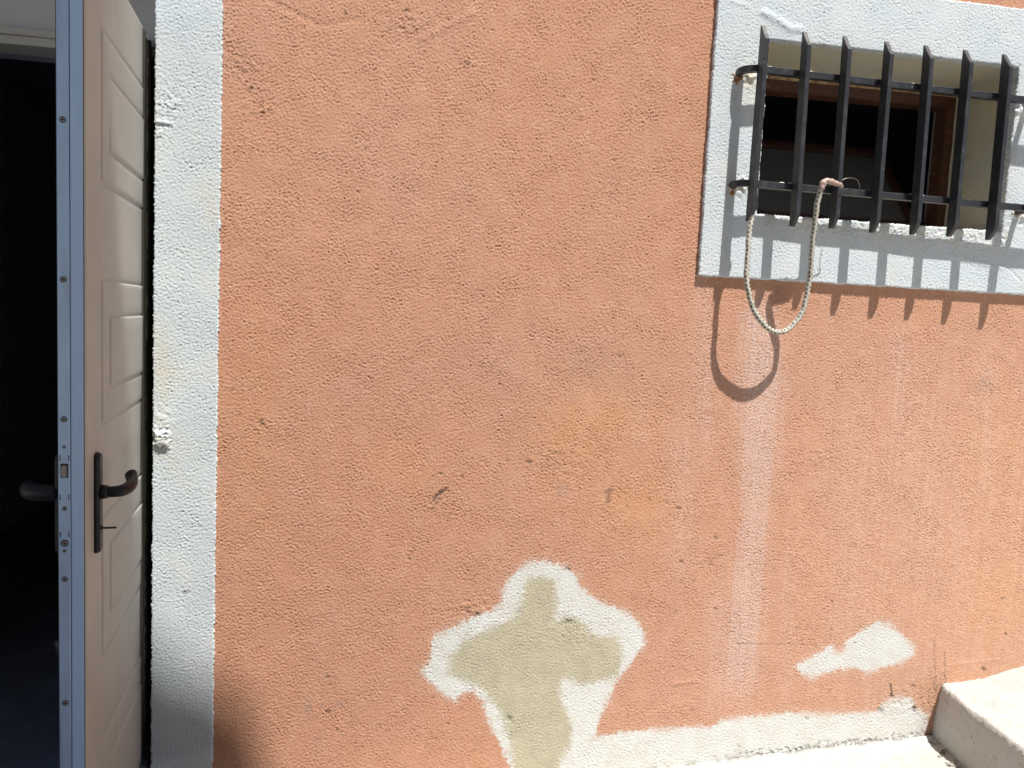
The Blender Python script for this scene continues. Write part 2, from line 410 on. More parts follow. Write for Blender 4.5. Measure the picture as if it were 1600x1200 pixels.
# lime run below the window corner and other pale runs
pn = fft_noise(sh, CELL, .05, .7, 31); pn2 = fft_noise(sh, CELL, .018, .5, 32)
col = fft_noise((1, NX), CELL, .02, .6, 33)+.7*fft_noise((1, NX), CELL, .06, .6, 34)
xc = np.interp(PY, [470, 600, 800, 1000, 1110], [1186, 1190, 1180, 1160, 1152])
wd = np.interp(PY, [440, 480, 600, 700, 800, 1000, 1110], [10, 26, 36, 30, 20, 30, 22])
edge = np.abs(PX-xc)/wd
streak = .66*sst(1.5, .35, edge+.22*pn)*np.clip(.80+.14*col+.22*pn2+.20*pn, 0, 1)*sst(430, 500, PY)*sst(1130, 1040, PY)
for x0, w0, a0, ya, yb in [(1100, 16, .30, 395, 700), (1064, 22, .22, 640, 900), (1296, 8, .10, 470, 760), (1405, 14, .32, 500, 700), (1540, 10, .28, 540, 780), (1500, 12, .14, 780, 940), (1000, 20, .12, 600, 700), (1118, 18, .25, 900, 1120), (1440, 26, .16, 620, 860), (1330, 30, .12, 600, 1000), (1230, 10, .2, 860, 1080)]:
    streak = np.maximum(streak, a0*np.exp(-((PX-x0-4*pn)/w0)**2)*sst(ya-40, ya+60, PY)*sst(yb+60, yb-60, PY)*np.clip(.7+.15*col+.2*pn2+.2*pn, 0, 1.2))
grime = np.exp(-((PX-1215)/13)**2-((PY-455)/16)**2)*.7
pale = .22*np.clip(pn*.6+mid*.5, 0, 1)+.35*sst(1000, 1500, PX)*sst(480, 700, PY)*np.clip(.6+.3*col+.2*pn, 0, 1)*.8
pale = pale+.16*sst(700, 100, PY)*sst(1100, 500, PX)
def blob(x, y, rx, ry, a): return a*np.exp(-((PX-x)/rx)**2-((PY-y)/ry)**2)
ochre = blob(1560, 930, 70, 80, .42)+blob(960, 640, 90, 60, .35)+blob(880, 700, 60, 50, .3)+blob(400, 700, 50, 200, .22)+blob(1560, 700, 50, 100, .3)+blob(1000, 790, 80, 60, .35)+blob(620, 720, 60, 60, .2)+blob(1500, 1075, 60, 25, .4)
ochre = np.clip(ochre*(1+.35*pn), 0, .8)
greyt = blob(950, 585, 75, 35, .18)+blob(1540, 600, 16, 14, .35)+blob(878, 765, 7, 10, .55)+blob(865, 720, 30, 20, .14)+blob(700, 560, 160, 60, .10)+blob(372, 100, 20, 16, .22)+blob(640, 45, 40, 20, .12)+blob(1000, 620, 40, 30, .10)+grime*.6+blob(482, 1108, 5, 14, .5)+blob(533, 1100, 7, 5, .6)+blob(497, 1157, 5, 5, .5)
greyt = np.clip(.8*greyt*(1+.5*pn2), 0, .7)
# scratches, pits and flecks
dark = np.zeros(sh); pit = np.zeros(sh)
def line(pts, wpx, a=1.0, dep=.0):
    global dark, pit
    q = np.exp(-(seg_d(PX+.25*WX, PY+.25*WZ, pts)/wpx)**2); dark = np.maximum(dark, a*q); pit += dep*q
line([(678, 779), (687, 770), (697, 765)], 2.6, .85, .002)
line([(674, 796), (690, 778)], 1.6, .5, .001)
line([(946, 770), (955, 766), (951, 772), (950, 785)], 2.8, .55, .001)
for x, y, r in [(967,555,3),(826,721,4),(730,99,4),(636,16,3),(688,739,2.6),(793,719,2.4),(722,744,2),(1060,793,3),(512,1058,3),(514,1070,2),(512,1112,3),(527,1140,3),(732,955,4.5),(745,960,4),(887,888,4),(888,970,4.5),(797,1121,5),(640,872,3),(1118,840,3),(1063,877,3),(1042,785,2),(1413,776,2),(1566,935,2),(1336,1004,2),(1119,951,2.4),(1394,1089,3),(1427,1071,3),(1376,1109,4),(1428,1107,4),(1262,1122,3),(1537,1045,4),(1572,991,2.6),(1300,940,2),(410,176,3),(407,660,4),(392,137,3),(700,30,3),(540,20,3),(560,300,2),(880,150,2),(960,250,2),(1020,420,2),(700,1130,2.5),(676,1090,2.5),(1240,620,2),(1340,700,2),(590,420,2),(470,820,2),(780,600,2)]:
    line([(x-r*.5, y), (x+r*.5, y+r*.3)], r*.62, .7, .0016)
line([(1392, 1070), (1393, 1088)], 1.3, .9, .001); line([(1428, 1104), (1430, 1112)], 2, .9, .002)
line([(1150, 1006), (1278, 1008)], .8, .4, .001); line([(1459, 1000), (1462, 1080)], 1.0, .35, .001); line([(1475, 1020), (1478, 1075)], 1.2, .45, .001)
line([(1088, 882), (1130, 868)], 1.0, .3, .001)
rng = np.random.RandomState(5)
for _ in range(70):
    x, y = rng.uniform(360, 1600), rng.uniform(0, 1180); r = rng.uniform(.8, 2.0)
    line([(x, y), (x+rng.uniform(-3, 3), y+rng.uniform(-3, 3))], r, rng.uniform(.25, .6), .0008)
dark = np.where(white+beige > .5, dark*.85, dark)
# crevice where the base band meets the paving, dirt by the step
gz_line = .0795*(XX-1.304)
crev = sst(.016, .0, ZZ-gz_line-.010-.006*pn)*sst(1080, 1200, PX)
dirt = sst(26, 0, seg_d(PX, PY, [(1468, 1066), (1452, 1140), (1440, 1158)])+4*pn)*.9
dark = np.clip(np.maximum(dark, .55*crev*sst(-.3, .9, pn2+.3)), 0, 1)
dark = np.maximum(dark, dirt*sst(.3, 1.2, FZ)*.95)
# wall relief: smoother under patches, rougher spots, lumps
h = RELIEF.copy()
smoothf = 1-.22*sst(-2, 4, sdw)
smoothf = smoothf*(1-.35*sst(1250, 1550, PX)*sst(850, 1050, PY))
h = h*smoothf - pit
for x, y, rx, ry, a in [(372,105,30,18,.0028),(392,136,16,8,.002),(640,40,34,22,.0022),(880,720,50,34,.0009),(862,705,30,16,.0009),(410,172,20,12,.002),(735,950,30,14,.0035),(690,790,30,16,.0018),(410,660,14,9,.002),(730,100,12,9,.003),(1290,715,24,12,.0012),(900,985,50,20,.0014),(1420,1100,40,20,.0022),(1300,1180,60,12,.002)]:
    h += blob(x, y, rx, ry, 1)*a*.26*(n2*.8+n1*.6)
for pts, a, wpx in [([(1050,793),(1130,786)],.0004,3),([(1053,1068),(1090,1064)],.0014,3),([(420,0),(500,40),(560,30)],-.0012,5),([(660,60),(740,20)],.0015,6),([(1480,1040),(1560,1030)],.0008,2)]:
    h += a*np.exp(-(seg_d(PX, PY, pts)/wpx)**2)
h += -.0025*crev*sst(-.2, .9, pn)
dep = .62+.38*sst(-1.0, .6, grain)
streak = streak*dep
paint = np.stack([white, beige*white, np.clip(streak+.0*pn, 0, 1), dark], 2)
pale = pale+.30*sst(600, 1500, PX)*sst(150, 900, PY)
tint = np.stack([np.clip(pale*dep, 0, .75), ochre, greyt, 0*dark+0], 2)
paint[..., 1] = np.minimum(beige, 1)

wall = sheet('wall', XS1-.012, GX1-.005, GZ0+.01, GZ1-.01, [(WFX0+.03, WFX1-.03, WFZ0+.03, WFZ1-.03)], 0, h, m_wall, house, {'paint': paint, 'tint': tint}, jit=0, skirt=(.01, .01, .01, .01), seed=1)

# plain continuation of the same facade beyond the photographed area, one mesh each side, still part of the house
bm = bmesh.new()
def quad(bm, pts): bm.faces.new([bm.verts.new(p) for p in pts])
box(bm, GX1-.008, 7.0, .001, .30, -1.2, 5.2); box(bm, XS0-.02, GX1-.008, .001, .30, GZ1-.014, 5.2)
box(bm, -5.0, -1.78, .001, .30, -1.2, 5.2); box(bm, -1.78, XS0-.02, .0012, .30, 2.72, 5.2)
box(bm, XS0+.03, GX1-.008, .012, .30, -1.2, GZ0+.012)
upper = bm_obj('upper_wall', bm, m_wall, house); zero_paint(upper)

# --- white band by the doorway
hs = RELIEF*.85
PXs, PYs = PX, PY
def bl(x, y, rx, ry): return np.exp(-((PX-x)/rx)**2-((PY-y)/ry)**2)
lump = np.clip(1-np.maximum(np.abs((PX-254)/15+.12*pn), np.abs((PY-688)/19+.18*pn2)), 0, 1)
hs = hs + .013*sst(0, .6, lump)*sst(712, 690, PY) + .003*bl(258, 660, 16, 20)*(1+.2*n2)
hs += .0022*np.exp(-(seg_d(PX, PY, [(243, 190), (268, 194)])/3)**2)-.002*np.exp(-(seg_d(PX, PY, [(243, 196), (268, 199)])/2)**2)
hs += (bl(262, 165, 22, 22)+bl(250, 205, 16, 14))*.0008*(n2+n1*.6)
hs += -.0015*np.exp(-(seg_d(PX, PY, [(285, 925), (297, 925)])/2)**2)
stain = .6*np.clip(.55*bl(252, 560, 16, 60)+.5*bl(262, 690, 26, 40)*(.6+.4*pn)+.4*bl(330, 330, 10, 26)+.3*bl(318, 296, 16, 20)+.18*bl(245, 150, 8, 90)+.3*bl(262, 580, 22, 8)+.2*bl(262, 1170, 26, 22)*(pn > .2), 0, .8)
pt = np.stack([0*stain, stain, 0*stain, np.clip(.8*np.exp(-(seg_d(PX, PY, [(286, 926), (294, 926)])/1.2)**2)+.25*bl(256, 708, 8, 3), 0, 1)], 2)
band = sheet('door_surround', XS0, XS1, GZ0+.01, GZ1-.01, [], TS, hs, m_white, house, {'paint': pt}, jit=.0013, skirt=(.16, .012, .01, .01), seed=3)
tag(band, 'pale grey white rendered band running up the edge of the doorway')

# --- window surround
hw = RELIEF*.80
ex = fft_noise(sh, CELL, .011, .5, 41)
for pts, a, wpx in [([(1190, 22), (1215, 36), (1232, 48), (1245, 48)], .0032, 6), ([(1140, 5), (1165, 12)], .0012, 4), ([(1480, 400), (1560, 420)], .0015, 4), ([(1575, 390), (1600, 425)], -.0014, 1.5), ([(1560, 410), (1590, 440)], -.0012, 1.5)]:
    hw += a*np.exp(-(seg_d(PX, PY, pts)/wpx)**2)
below = sst(26, 0, np.abs(PY-(345+(PX-1187)*.085)))*(PX > 1190)*(PX < 1570)
hw += below*.0010*(n2*.7+ex*.7)
for x, y in [(1166, 120), (1160, 292), (1592, 170), (1590, 338)]: hw += bl(x, y, 14, 12)*(.004+.003*n2)
edgey = sst(10, 0, np.abs(PX-(1573-(PY-110)*.1)-12))*(PY > 100)*(PY < 380)
hw += edgey*.0005*(n2+ex)
sta = np.clip(.6*bl(1168, 128, 12, 12)+.5*bl(1156, 292, 8, 8)+.45*bl(1192, 46, 7, 5)+.5*below*sst(0, 1.4, pn+.3)*.6, 0, .8)
rus = np.clip(.8*bl(1167, 117, 6, 5)+.9*bl(1592, 334, 9, 6)+.4*bl(1157, 287, 4, 4), 0, .9)*(.6+.4*np.clip(FZ, -1, 1))
dkk = np.clip(.9*bl(1586, 331, 4, 2.5)+.6*np.exp(-(seg_d(PX, PY, [(1196, 63), (1400, 84), (1580, 104)])/2.0)**2)*sst(.2, 1.2, FZ)*.6, 0, 1)
pt2 = np.stack([0*sta, sta, np.clip(rus, 0, 1), dkk], 2)
trim = sheet('window_surround', WFX0, WFX1, WFZ0, WFZ1, [(OX0, OX1, OZ0, OZ1)], TW, hw, m_trim, house, {'paint': pt2}, jit=.0011, skirt=(.004, .004, .004, .004), seed=5, holeskirt=.012)
tag(trim, 'raised white rendered band framing the barred window')

# --- window reveal (splayed hole through the wall), frame, tilted sash and its pane
RD = .30
bm = bmesh.new()
def rev(x0, x1, z0, z1, y0, y1, nseg=14):
    ring = lambda y, ins, j: [bm.verts.new((x+(random.uniform(-1, 1)*j), y, z+(random.uniform(-1, 1)*j))) for x, z in
        [(x0-ins, z0-ins)]+[(x0+(x1-x0)*i/nseg, z0-ins) for i in range(1, nseg)]+[(x1+ins, z0-ins)]+[(x1+ins, z0+(z1-z0)*i/nseg) for i in range(1, nseg)]+[(x1+ins, z1+ins)]+[(x1-(x1-x0)*i/nseg, z1+ins) for i in range(1, nseg)]+[(x0-ins, z1+ins)]+[(x0-ins, z1-(z1-z0)*i/nseg) for i in range(1, nseg)]]
    rr = [ring(y, .001, .0022) for y in np.linspace(y0, y1, 8)]
    for a, b in zip(rr[:-1], rr[1:]):
        for i in range(len(a)): bm.faces.new([a[i], a[(i+1) % len(a)], b[(i+1) % len(b)], b[i]])
rev(OX0, OX1, OZ0, OZ1, -.008, .42)
reveal = bm_obj('window_reveal', bm, m_reveal, house, smooth=True)
window = bpy.data.objects.new('window', None); COL.objects.link(window); window.parent = house
def ringframe(bm, x0, x1, z0, z1, y0, y1, t, tb=None):
    tb = t if tb is None else tb
    box(bm, x0, x0+t, y0, y1, z0, z1); box(bm, x1-t, x1, y0, y1, z0, z1)
    box(bm, x0+t, x1-t, y0, y1, z1-t, z1); box(bm, x0+t, x1-t, y0, y1, z0, z0+tb)
bm = bmesh.new(); ringframe(bm, OX0-.018, OX1+.018, OZ0-.01, OZ1-.012, RD, RD+.07, .055)
bm_obj('window_frame', bm, m_wood, window, bevel=.003)
bm = bmesh.new(); box(bm, OX0, OX1, RD-.012, RD+.01, OZ1-.024, OZ1-.002); bm_obj('filler_strip', bm, m_cream, window, bevel=.003)
bm = bmesh.new(); ringframe(bm, 0, .885, 0, .51, 0, .03, .035, .05)
rotm = Matrix.Translation((OX0+.045, RD+.075, OZ0+.045)) @ Matrix.Rotation(math.radians(-38), 4, 'X')
for v in bm.verts: v.co = rotm @ v.co
bm_obj('sash', bm, m_wood2, window, bevel=.003)
bm = bmesh.new(); box(bm, .033, .852, .012, .018, .048, .462)
for v in bm.verts: v.co = rotm @ v.co
bm_obj('pane', bm, m_glass, window)

# --- iron grille: eight flat bars, two rails, wall anchors
grille = bpy.data.objects.new('window_grille', None); COL.objects.link(grille); grille.parent = house
SBK, SFR, BW = .083, .125, .016
skew = lambda x: .013*(x-1.25)-.003
tops = [(1191, 40), (1257, 50), (1320, 57), (1384, 65), (1444, 71), (1505, 78), (1567, 85), (1634, 93)]
bots = [(1167, 346), (1234, 354), (1295, 357), (1359, 364), (1423, 367), (1481, 370), (1541, 375), (1601, 381)]
for n_, (t, b) in enumerate(zip(tops, bots)):
    sk = skew(on(*b)[0]); pt_, pb_ = on(*t, -SBK-sk), on(*b, -SBK-sk)
    bm = bmesh.new()
    zt, zb = pt_[2], pb_[2]; d = SFR-SBK
    prof = [(0, zt), (.004, zt), (.016, zt-.018), (.029, zt-.038), (d, zt-.055)]
    prof += [(d, zb+.042), (.035, zb+.027), (.024, zb+.012), (.012, zb), (0, zb)]
    a = []; c_ = []
    for s, z in prof:
        f = (z-zb)/(zt-zb); xx = pb_[0]+(pt_[0]-pb_[0])*f + .0035*math.sin(f*3.1+n_)
        a.append(bm.verts.new((xx-BW/2+.002, -SBK-sk-s, z))); c_.append(bm.verts.new((xx+BW/2+.002, -SBK-sk-s, z)))
    m_ = len(prof)
    for i in range(m_): bm.faces.new([a[i], a[(i+1) % m_], c_[(i+1) % m_], c_[i]])
    bm.faces.new(a[::-1]); bm.faces.new(c_)
    bm_obj('grille_bar', bm, m_iron, grille, bevel=.0012, seg=1)
RH = .011
def rail(z_px_left, z_px_right, zoff, top):
    yb = -(SBK-RH-.001)
    L, Rr = on(*z_px_left, yb), on(*z_px_right, yb)
    sl = (Rr[2]-L[2])/(Rr[0]-L[0])
    bm = bmesh.new(); xl = L[0]; n = 24
    pts = []
    for i in range(9):                                            # left end curls back into the wall
        a = math.pi/2*i/8; r_ = .045
        pts.append((xl+.02-r_*math.sin(math.pi/2-a)+.0, yb+r_*(1-math.sin(a)), L[2]))
    pts = [(pts[0][0], -.0, L[2]-.008), (pts[0][0], yb+.058, L[2]-.004)]+pts
    xr = 2.53
    for i in range(1, n+1):
        x = xl+.02+(xr-xl-.02)*i/n; pts.append((x, yb-skew(x)+.0010*math.sin(i*.9), L[2]+sl*(x-xl)))
    sweep(bm, pts, [(-RH, -RH), (RH, -RH), (RH, RH), (-RH, RH)])
    bm_obj('grille_rail', bm, m_iron, grille, bevel=.0012, seg=1)
    return L, sl, yb
r1 = rail((1176, 107), (1590, 157), 0, True)
r2 = rail((1166, 286), (1590, 325), 0, False)
for (L, sl, yb), (ax, ay) in ((r1, (1603, 162)), (r2, (1589, 333))):
    A = on(ax, ay, -TW); zz = L[2]+sl*(A[0]-L[0])
    bm = bmesh.new(); sweep(bm, [(A[0], .03, zz-.004), (A[0], -.02, zz-.004), (A[0], yb-skew(A[0])+RH-.001, zz-.002)], [(-.010, -.010), (.010, -.010), (.010, .010), (-.010, .010)], up=(0, 0, 1))
    bm_obj('wall_anchor', bm, m_iron, grille)
    for q in ((A[0], zz-.012),):
        bm = bmesh.new(); bmesh.ops.create_icosphere(bm, subdivisions=4, radius=.024)
        for v in bm.verts:
            f = 1+.25*math.sin(v.co.x*300+v.co.z*190)*math.sin(v.co.z*260)
            v.co = Vector((q[0]+v.co.x*f*1.1, -TW+.006+v.co.y*.42*f, q[1]+v.co.z*f*.8))
        bm_obj('mortar_plug', bm, m_rust, grille, smooth=True)
for (L, sl, yb) in (r1, r2):
    bm = bmesh.new(); bmesh.ops.create_icosphere(bm, subdivisions=4, radius=.026)
    for v in bm.verts:
        f = 1+.28*math.sin(v.co.x*280+1)*math.sin(v.co.z*240+v.co.y*100)
        v.co = Vector((L[0]-.025+v.co.x*f*.9, -TW+.006+v.co.y*.45*f, L[2]-.016+v.co.z*f))
    bm_obj('mortar_plug', bm, m_rust, grille, smooth=True)
# paint drips on the top of the rails
m_flake = mat('white_paint_flake', (.62, .62, .58), .9)
for (L, sl, yb), xs in ((r1, (.06, .21, .46, .60, .77)), (r2, (.13, .16, .49, .62, .66, .9))):
    for dx in xs:
        x = L[0]+dx; z = L[2]+sl*dx+RH; bm = bmesh.new()
        g = bmesh.ops.create_icosphere(bm, subdivisions=2, radius=1)['verts']
        for v in g: v.co = Vector((x+v.co.x*random.uniform(.010, .013), yb-skew(x)-.003+v.co.y*.007, z+v.co.z*.0035))
        bm_obj('paint_drip', bm, m_flake, grille, smooth=True)

# --- doorway: reveal, lintel, header, threshold, dark room
DX0 = -1.78; LINT = .17; ZT = 2.452; SOF = 2.72
bm = bmesh.new()
box(bm, DX0-.2, XS0+.22, LINT, LINT+.12, ZT+.052, SOF+.05)
bm_obj('lintel', bm, m_dim, house)
bm = bmesh.new(); box(bm, DX0-.2, XS0+.22, LINT-.012, LINT+.10, ZT, ZT+.028); box(bm, DX0-.2, XS0+.22, LINT-.022, LINT+.10, ZT+.028, ZT+.051)
bm_obj('door_header', bm, m_header, house, bevel=.002)
bm = bmesh.new(); box(bm, DX0, XS0-.015, -.012, .45, -.6, .070)
bm_obj('threshold', bm, m_floor, house, bevel=.004)
bm = bmesh.new(); box(bm, XS0+.024, XS0+.26, .03, .42, -.3, SOF+.1)
bm_obj('jamb', bm, m_dim, house)
bm = bmesh.new(); box(bm, DX0-.3, DX0, .03, .42, -.3, SOF+.1)
bm_obj('jamb', bm, m_dim, house)
# room behind, walls as thin slabs around a dark space
RX0, RX1, RY0, RY1, RZ1 = -2.6, 4.2, .42, 4.6, 3.0
bm = bmesh.new()
box(bm, RX0, RX1, RY1, RY1+.1, -.3, RZ1); box(bm, RX0-.1, RX0, RY0, RY1+.1, -.3, RZ1); box(bm, RX1, RX1+.1, RY0, RY1+.1, -.3, RZ1)
box(bm, RX0-.1, RX1+.1, RY0-.12, RY1+.1, RZ1, RZ1+.1)
y0, y1 = RY0-.10, RY0+.02
box(bm, RX0, DX0+.002, y0, y1, -.3, RZ1); box(bm, DX0+.002, XS0+.03, y0+.05, y1, ZT+.03, RZ1); box(bm, XS0+.03, OX0-.01, y0, y1, -.3, RZ1)
box(bm, OX1+.01, RX1, y0, y1, -.3, RZ1); box(bm, OX0-.01, OX1+.01, y0, y1, -.3, OZ0-.01); box(bm, OX0-.01, OX1+.01, y0, y1, OZ1+.01, RZ1)
bm_obj('room_wall', bm, m_room, house)
bm = bmesh.new(); box(bm, RX0, RX1, .452, RY1, -.5, .066)
bm_obj('room_floor', bm, m_floor, house)

# --- the door: leaf in its own frame, u along the leaf, +x side = right face
dvec = Vector((-.14074378, .99004605, 0)); P0 = Vector((-.74053528, -.69605407, 0))
TH = .055; UL = .93; DZ0, DZ1 = .085, 2.487
# local frame: X = right face normal (n), Y = along leaf (u), Z up
nv = Vector((dvec.y, -dvec.x, 0))
MD = Matrix(((nv.x, dvec.x, 0, P0.x), (nv.y, dvec.y, 0, P0.y), (0, 0, 1, 0), (0, 0, 0, 1)))
door = bpy.data.objects.new('door', None); COL.objects.link(door); door.parent = house; door.matrix_local = MD
tag(door, 'beige metal door standing open at a right angle to the wall')
UE = .700                                         # beige skin ends here
rects = []
for za, zb in ((2.307, 1.935), (1.692, 1.322), (1.075, .700), (.455, .085-.1)):
    rects += [(.170, UE+.4, za, zb, 1), (.250, UE+.4, za-.095, zb+.088, 1)]
rects += [(.170, UE+.4, 2.66, 2.487-.0, 0)]
us = {0., UE}; zs = {DZ0, DZ1}
for a, b, t, bt, _ in rects:
    for dd in (-.009, -.006, -.003, 0, .003, .006, .009):
        us.add(a+dd); zs.add(t+dd); zs.add(bt+dd)
us |= set(np.linspace(0, UE, 24)); zs |= set(np.linspace(DZ0, DZ1, 60))
us = sorted(v for v in us if 0 <= v <= UE); zs = sorted(v for v in zs if DZ0 <= v <= DZ1)
UU, VV = np.meshgrid(us, zs); HH = np.zeros(UU.shape)
for a, b, t, bt, kk in rects:
    if not kk: continue
    dxx = UU-a; dz1 = t-VV; dz2 = VV-bt; m0 = np.minimum(np.minimum(dxx, dz1), dz2)
    HH += -.0045*np.exp(-(m0/.0040)**2) + .0022*sst(-.004, .007, m0)
HH += .0010*np.sin(UU*5)*np.sin(VV*2.1)
nzz, nuu = UU.shape
V = [(HH[j, i], UU[j, i], VV[j, i]) for j in range(nzz) for i in range(nuu)]
Fq = [(j*nuu+i, j*nuu+i+1, (j+1)*nuu+i+1, (j+1)*nuu+i) for j in range(nzz-1) for i in range(nuu-1)]
V2 = list(V); base = len(V2)
# close the slab
bm = bmesh.new()
bvv = [bm.verts.new(v) for v in V]
for f in Fq: bm.faces.new([bvv[i] for i in f])
bedge = [e for e in bm.edges if len(e.link_faces) == 1]
ext = bmesh.ops.extrude_edge_only(bm, edges=bedge)
for v in [g for g in ext['geom'] if isinstance(g, bmesh.types.BMVert)]: v.co.x = -.010
me = bpy.data.meshes.new('door_leaf'); bm.normal_update(); bmesh.ops.recalc_face_normals(bm, faces=bm.faces); bm.to_mesh(me); bm.free()
leaf = obj('door_leaf', me, m_door, door, smooth=False)
for p in me.polygons: p.use_smooth = abs(p.normal.x) > .3
# core with free-edge profiles
bm = bmesh.new(); box(bm, -.0265, -.0005, -.0020, .03, DZ0, DZ1); box(bm, -.0285, -.0265, .0015, .03, DZ0, DZ1)
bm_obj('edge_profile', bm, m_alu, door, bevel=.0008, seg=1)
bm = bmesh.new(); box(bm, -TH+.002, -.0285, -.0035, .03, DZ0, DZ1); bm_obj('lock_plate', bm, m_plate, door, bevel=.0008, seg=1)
bm = bmesh.new(); box(bm, -TH, -TH+.002, -.001, .03, DZ0, DZ1); box(bm, -.0012, .0002, -.0010, .006, DZ0, DZ1); bm_obj('edge_seal', bm, m_seam, door)
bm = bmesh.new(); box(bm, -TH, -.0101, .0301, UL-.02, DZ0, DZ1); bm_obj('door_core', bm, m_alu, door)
bm = bmesh.new()
box(bm, -.045, -.006, UE+.001, UL+.06, DZ0, DZ1); box(bm, -.006, .002, UE+.014, UE+.026, DZ0, DZ1); box(bm, -.006, .004, UE+.10, UE+.115, DZ0, DZ1)
bm_obj('hinge_stile', bm, m_stile, door, bevel=.002)
def edge_z(y): # height on the free edge seen at photo pixel row y
    d = ray(105, y); Pn = P0+nv*(-.04); t = (np.array(dvec[:2])@(np.array(Pn[:2])-CAM[:2]))/(np.array(dvec[:2])@d[:2]); return (CAM+d*t)[2]
XP = (-TH-.0265)/2
for y, r_ in [(188, .0058), (437, .0058), (655, .0058), (698, .0030), (794, .0042), (848, .0070), (860, .0032), (904, .0055), (1097, .0058)]:
    z = edge_z(y); bm = bmesh.new(); cyl(bm, (XP, -.0032, z), (XP, -.0052, z), r_, r_*.85, 18)
    s = bm_obj('screw', bm, m_steel, door, smooth=False)
    bm = bmesh.new()
    box(bm, XP-r_*.55, XP+r_*.55, -.0056, -.0050, z-r_*.16, z+r_*.16); box(bm, XP-r_*.16, XP+r_*.16, -.0057, -.0051, z-r_*.55, z+r_*.55)
    ring = [(r_*1.25*math.cos(a), r_*1.25*math.sin(a)) for a in np.linspace(0, 2*math.pi, 19)[:-1]]
    vs = [bm.verts.new((XP+a, -.0037, z+b)) for a, b in ring]; bm.faces.new(vs)
    bm_obj('screw_recess', bm, m_hole, door)
for y in (715, 776, 834):
    z = edge_z(y)
    for sx in (-.0100, .0085):
        bm = bmesh.new(); box(bm, XP+sx, XP+sx+.0022, -.0038, -.003, z-.007, z+.006); bm_obj('plate_slot', bm, m_hole, door)
z = edge_z(735)
bm = bmesh.new(); box(bm, XP-.0075, XP+.0080, -.0040, -.003, z-.017, z+.017); bm_obj('latch_slot', bm, m_hole, door)
bm = bmesh.new(); box(bm, XP-.0055, XP+.0065, -.0090, -.0035, z-.015, z+.0135); bm_obj('latch_bolt', bm, m_steel, door, bevel=.002)
# handles
def plate(sgn, name='handle_plate'):
    bm = bmesh.new(); x0 = 0 if sgn > 0 else -TH; tk = 1 if sgn > 0 else 2.5; w2 = .020; zc0, zc1 = 1.001, 1.260; uc = .108
    n = 10; outl = []
    for i in range(n+1): a = math.pi*i/n; outl.append((uc+w2*math.cos(a), zc1-.012+.012*math.sin(a)))
    for i in range(n+1): a = math.pi+math.pi*i/n; outl.append((uc+w2*math.cos(a), zc0+.012+.012*math.sin(a)))
    L0 = [bm.verts.new((x0, u, z)) for u, z in outl]
    L1 = [bm.verts.new((x0+sgn*.006*tk, u, z)) for u, z in outl]
    L2 = [bm.verts.new((x0+sgn*.013*tk, uc+(u-uc)*.72, 1.13+(z-1.13)*.965)) for u, z in outl]
    for A, B in ((L0, L1), (L1, L2)):
        for i in range(len(A)): bm.faces.new([A[i], A[(i+1) % len(A)], B[(i+1) % len(B)], B[i]])
    bm.faces.new(L2)
    return bm_obj(name, bm, m_handle, door, bevel=.001, seg=1)
def lever(sgn):
    x0 = 0 if sgn > 0 else -TH; bm = bmesh.new(); z = 1.158; uc = .108
    if sgn > 0:
        cyl(bm, (x0+.012, uc, z), (x0+.028, uc, z), .0185, .0165, 24)
        P_ = [(.020, 0, 0), (.040, .001, 0), (.056, .010, .0), (.066, .035, .001), (.069, .065, .004), (.066, .092, .010), (.060, .110, .019), (.055, .118, .027)]
    else:
        cyl(bm, (x0-.030, uc, z), (x0-.044, uc, z), .0215, .0190, 24)
        P_ = [(.034, 0, 0), (.052, .0, .0), (.072, .004, .001), (.090, .014, .0), (.104, .030, -.001), (.113, .050, -.002), (.116, .072, -.001), (.114, .090, .002)]
    pts = smooth_path([(x0+sgn*a, uc+b, z+c_) for a, b, c_ in P_], 84)
    def pr(t):
        r = (.0135 if t < .25 else .0135+.003*(t-.25)) if sgn > 0 else .0205-.0085*t
        if t > .86: r *= math.sqrt(max(.004, 1-((t-.86)/.14)**2))
        return circ(r, 16, r*(1+(.18 if sgn > 0 else .35)*min(t*2, 1)))
    sweep(bm, pts, pr)
    return bm_obj('handle_lever', bm, m_handle, door, smooth=True)
plate(1); lever(1); plate(-1); lever(-1)
bm = bmesh.new(); box(bm, .012, .048, .105, .1075, 1.063, 1.068); cyl(bm, (.008, .106, 1.066), (.016, .106, 1.066), .007, .006, 16); bm_obj('key', bm, m_seam, door)

# ================================================================== BUNGEE CORD hanging on the grille
def cp(x, y, s): return tuple(on(x, y, -s))
bungee = tag(empty('bungee_cord', cp(1176, 318, .105)), 'grey flecked bungee cord looped in a U from the bottom of the window grille', 'bungee cord')
borg = np.array(bungee.location)
cord_pts = [cp(1176, 326, .100), cp(1172, 352, .100), cp(1169, 385, .102), cp(1167, 420, .104), cp(1168, 450, .104), cp(1174, 475, .102), cp(1186, 498, .097), cp(1200, 513, .091), cp(1217, 519, .086), cp(1234, 513, .083), cp(1249, 495, .083), cp(1259, 468, .088), cp(1265, 435, .097), cp(1268, 400, .108), cp(1271, 360, .122), cp(1277, 322, .138), cp(1284, 292, .148), cp(1289, 286, .150)]
cord = smooth_path(cord_pts, 500); cord = [Vector(p)-Vector(borg)+Vector((.0012*math.sin(i*.11)+.0008*math.sin(i*.31+1), .001*math.sin(i*.07+2), 0)) for i, p in enumerate(cord)]
bm = bmesh.new(); RAD = .0092; ns = 20
sweep(bm, cord, circ(RAD, ns), up=(0.0, -1.0, .03))
me = bpy.data.meshes.new('cord'); bmesh.ops.recalc_face_normals(bm, faces=bm.faces); bm.to_mesh(me); bm.free()
L = 0; acc = [0]
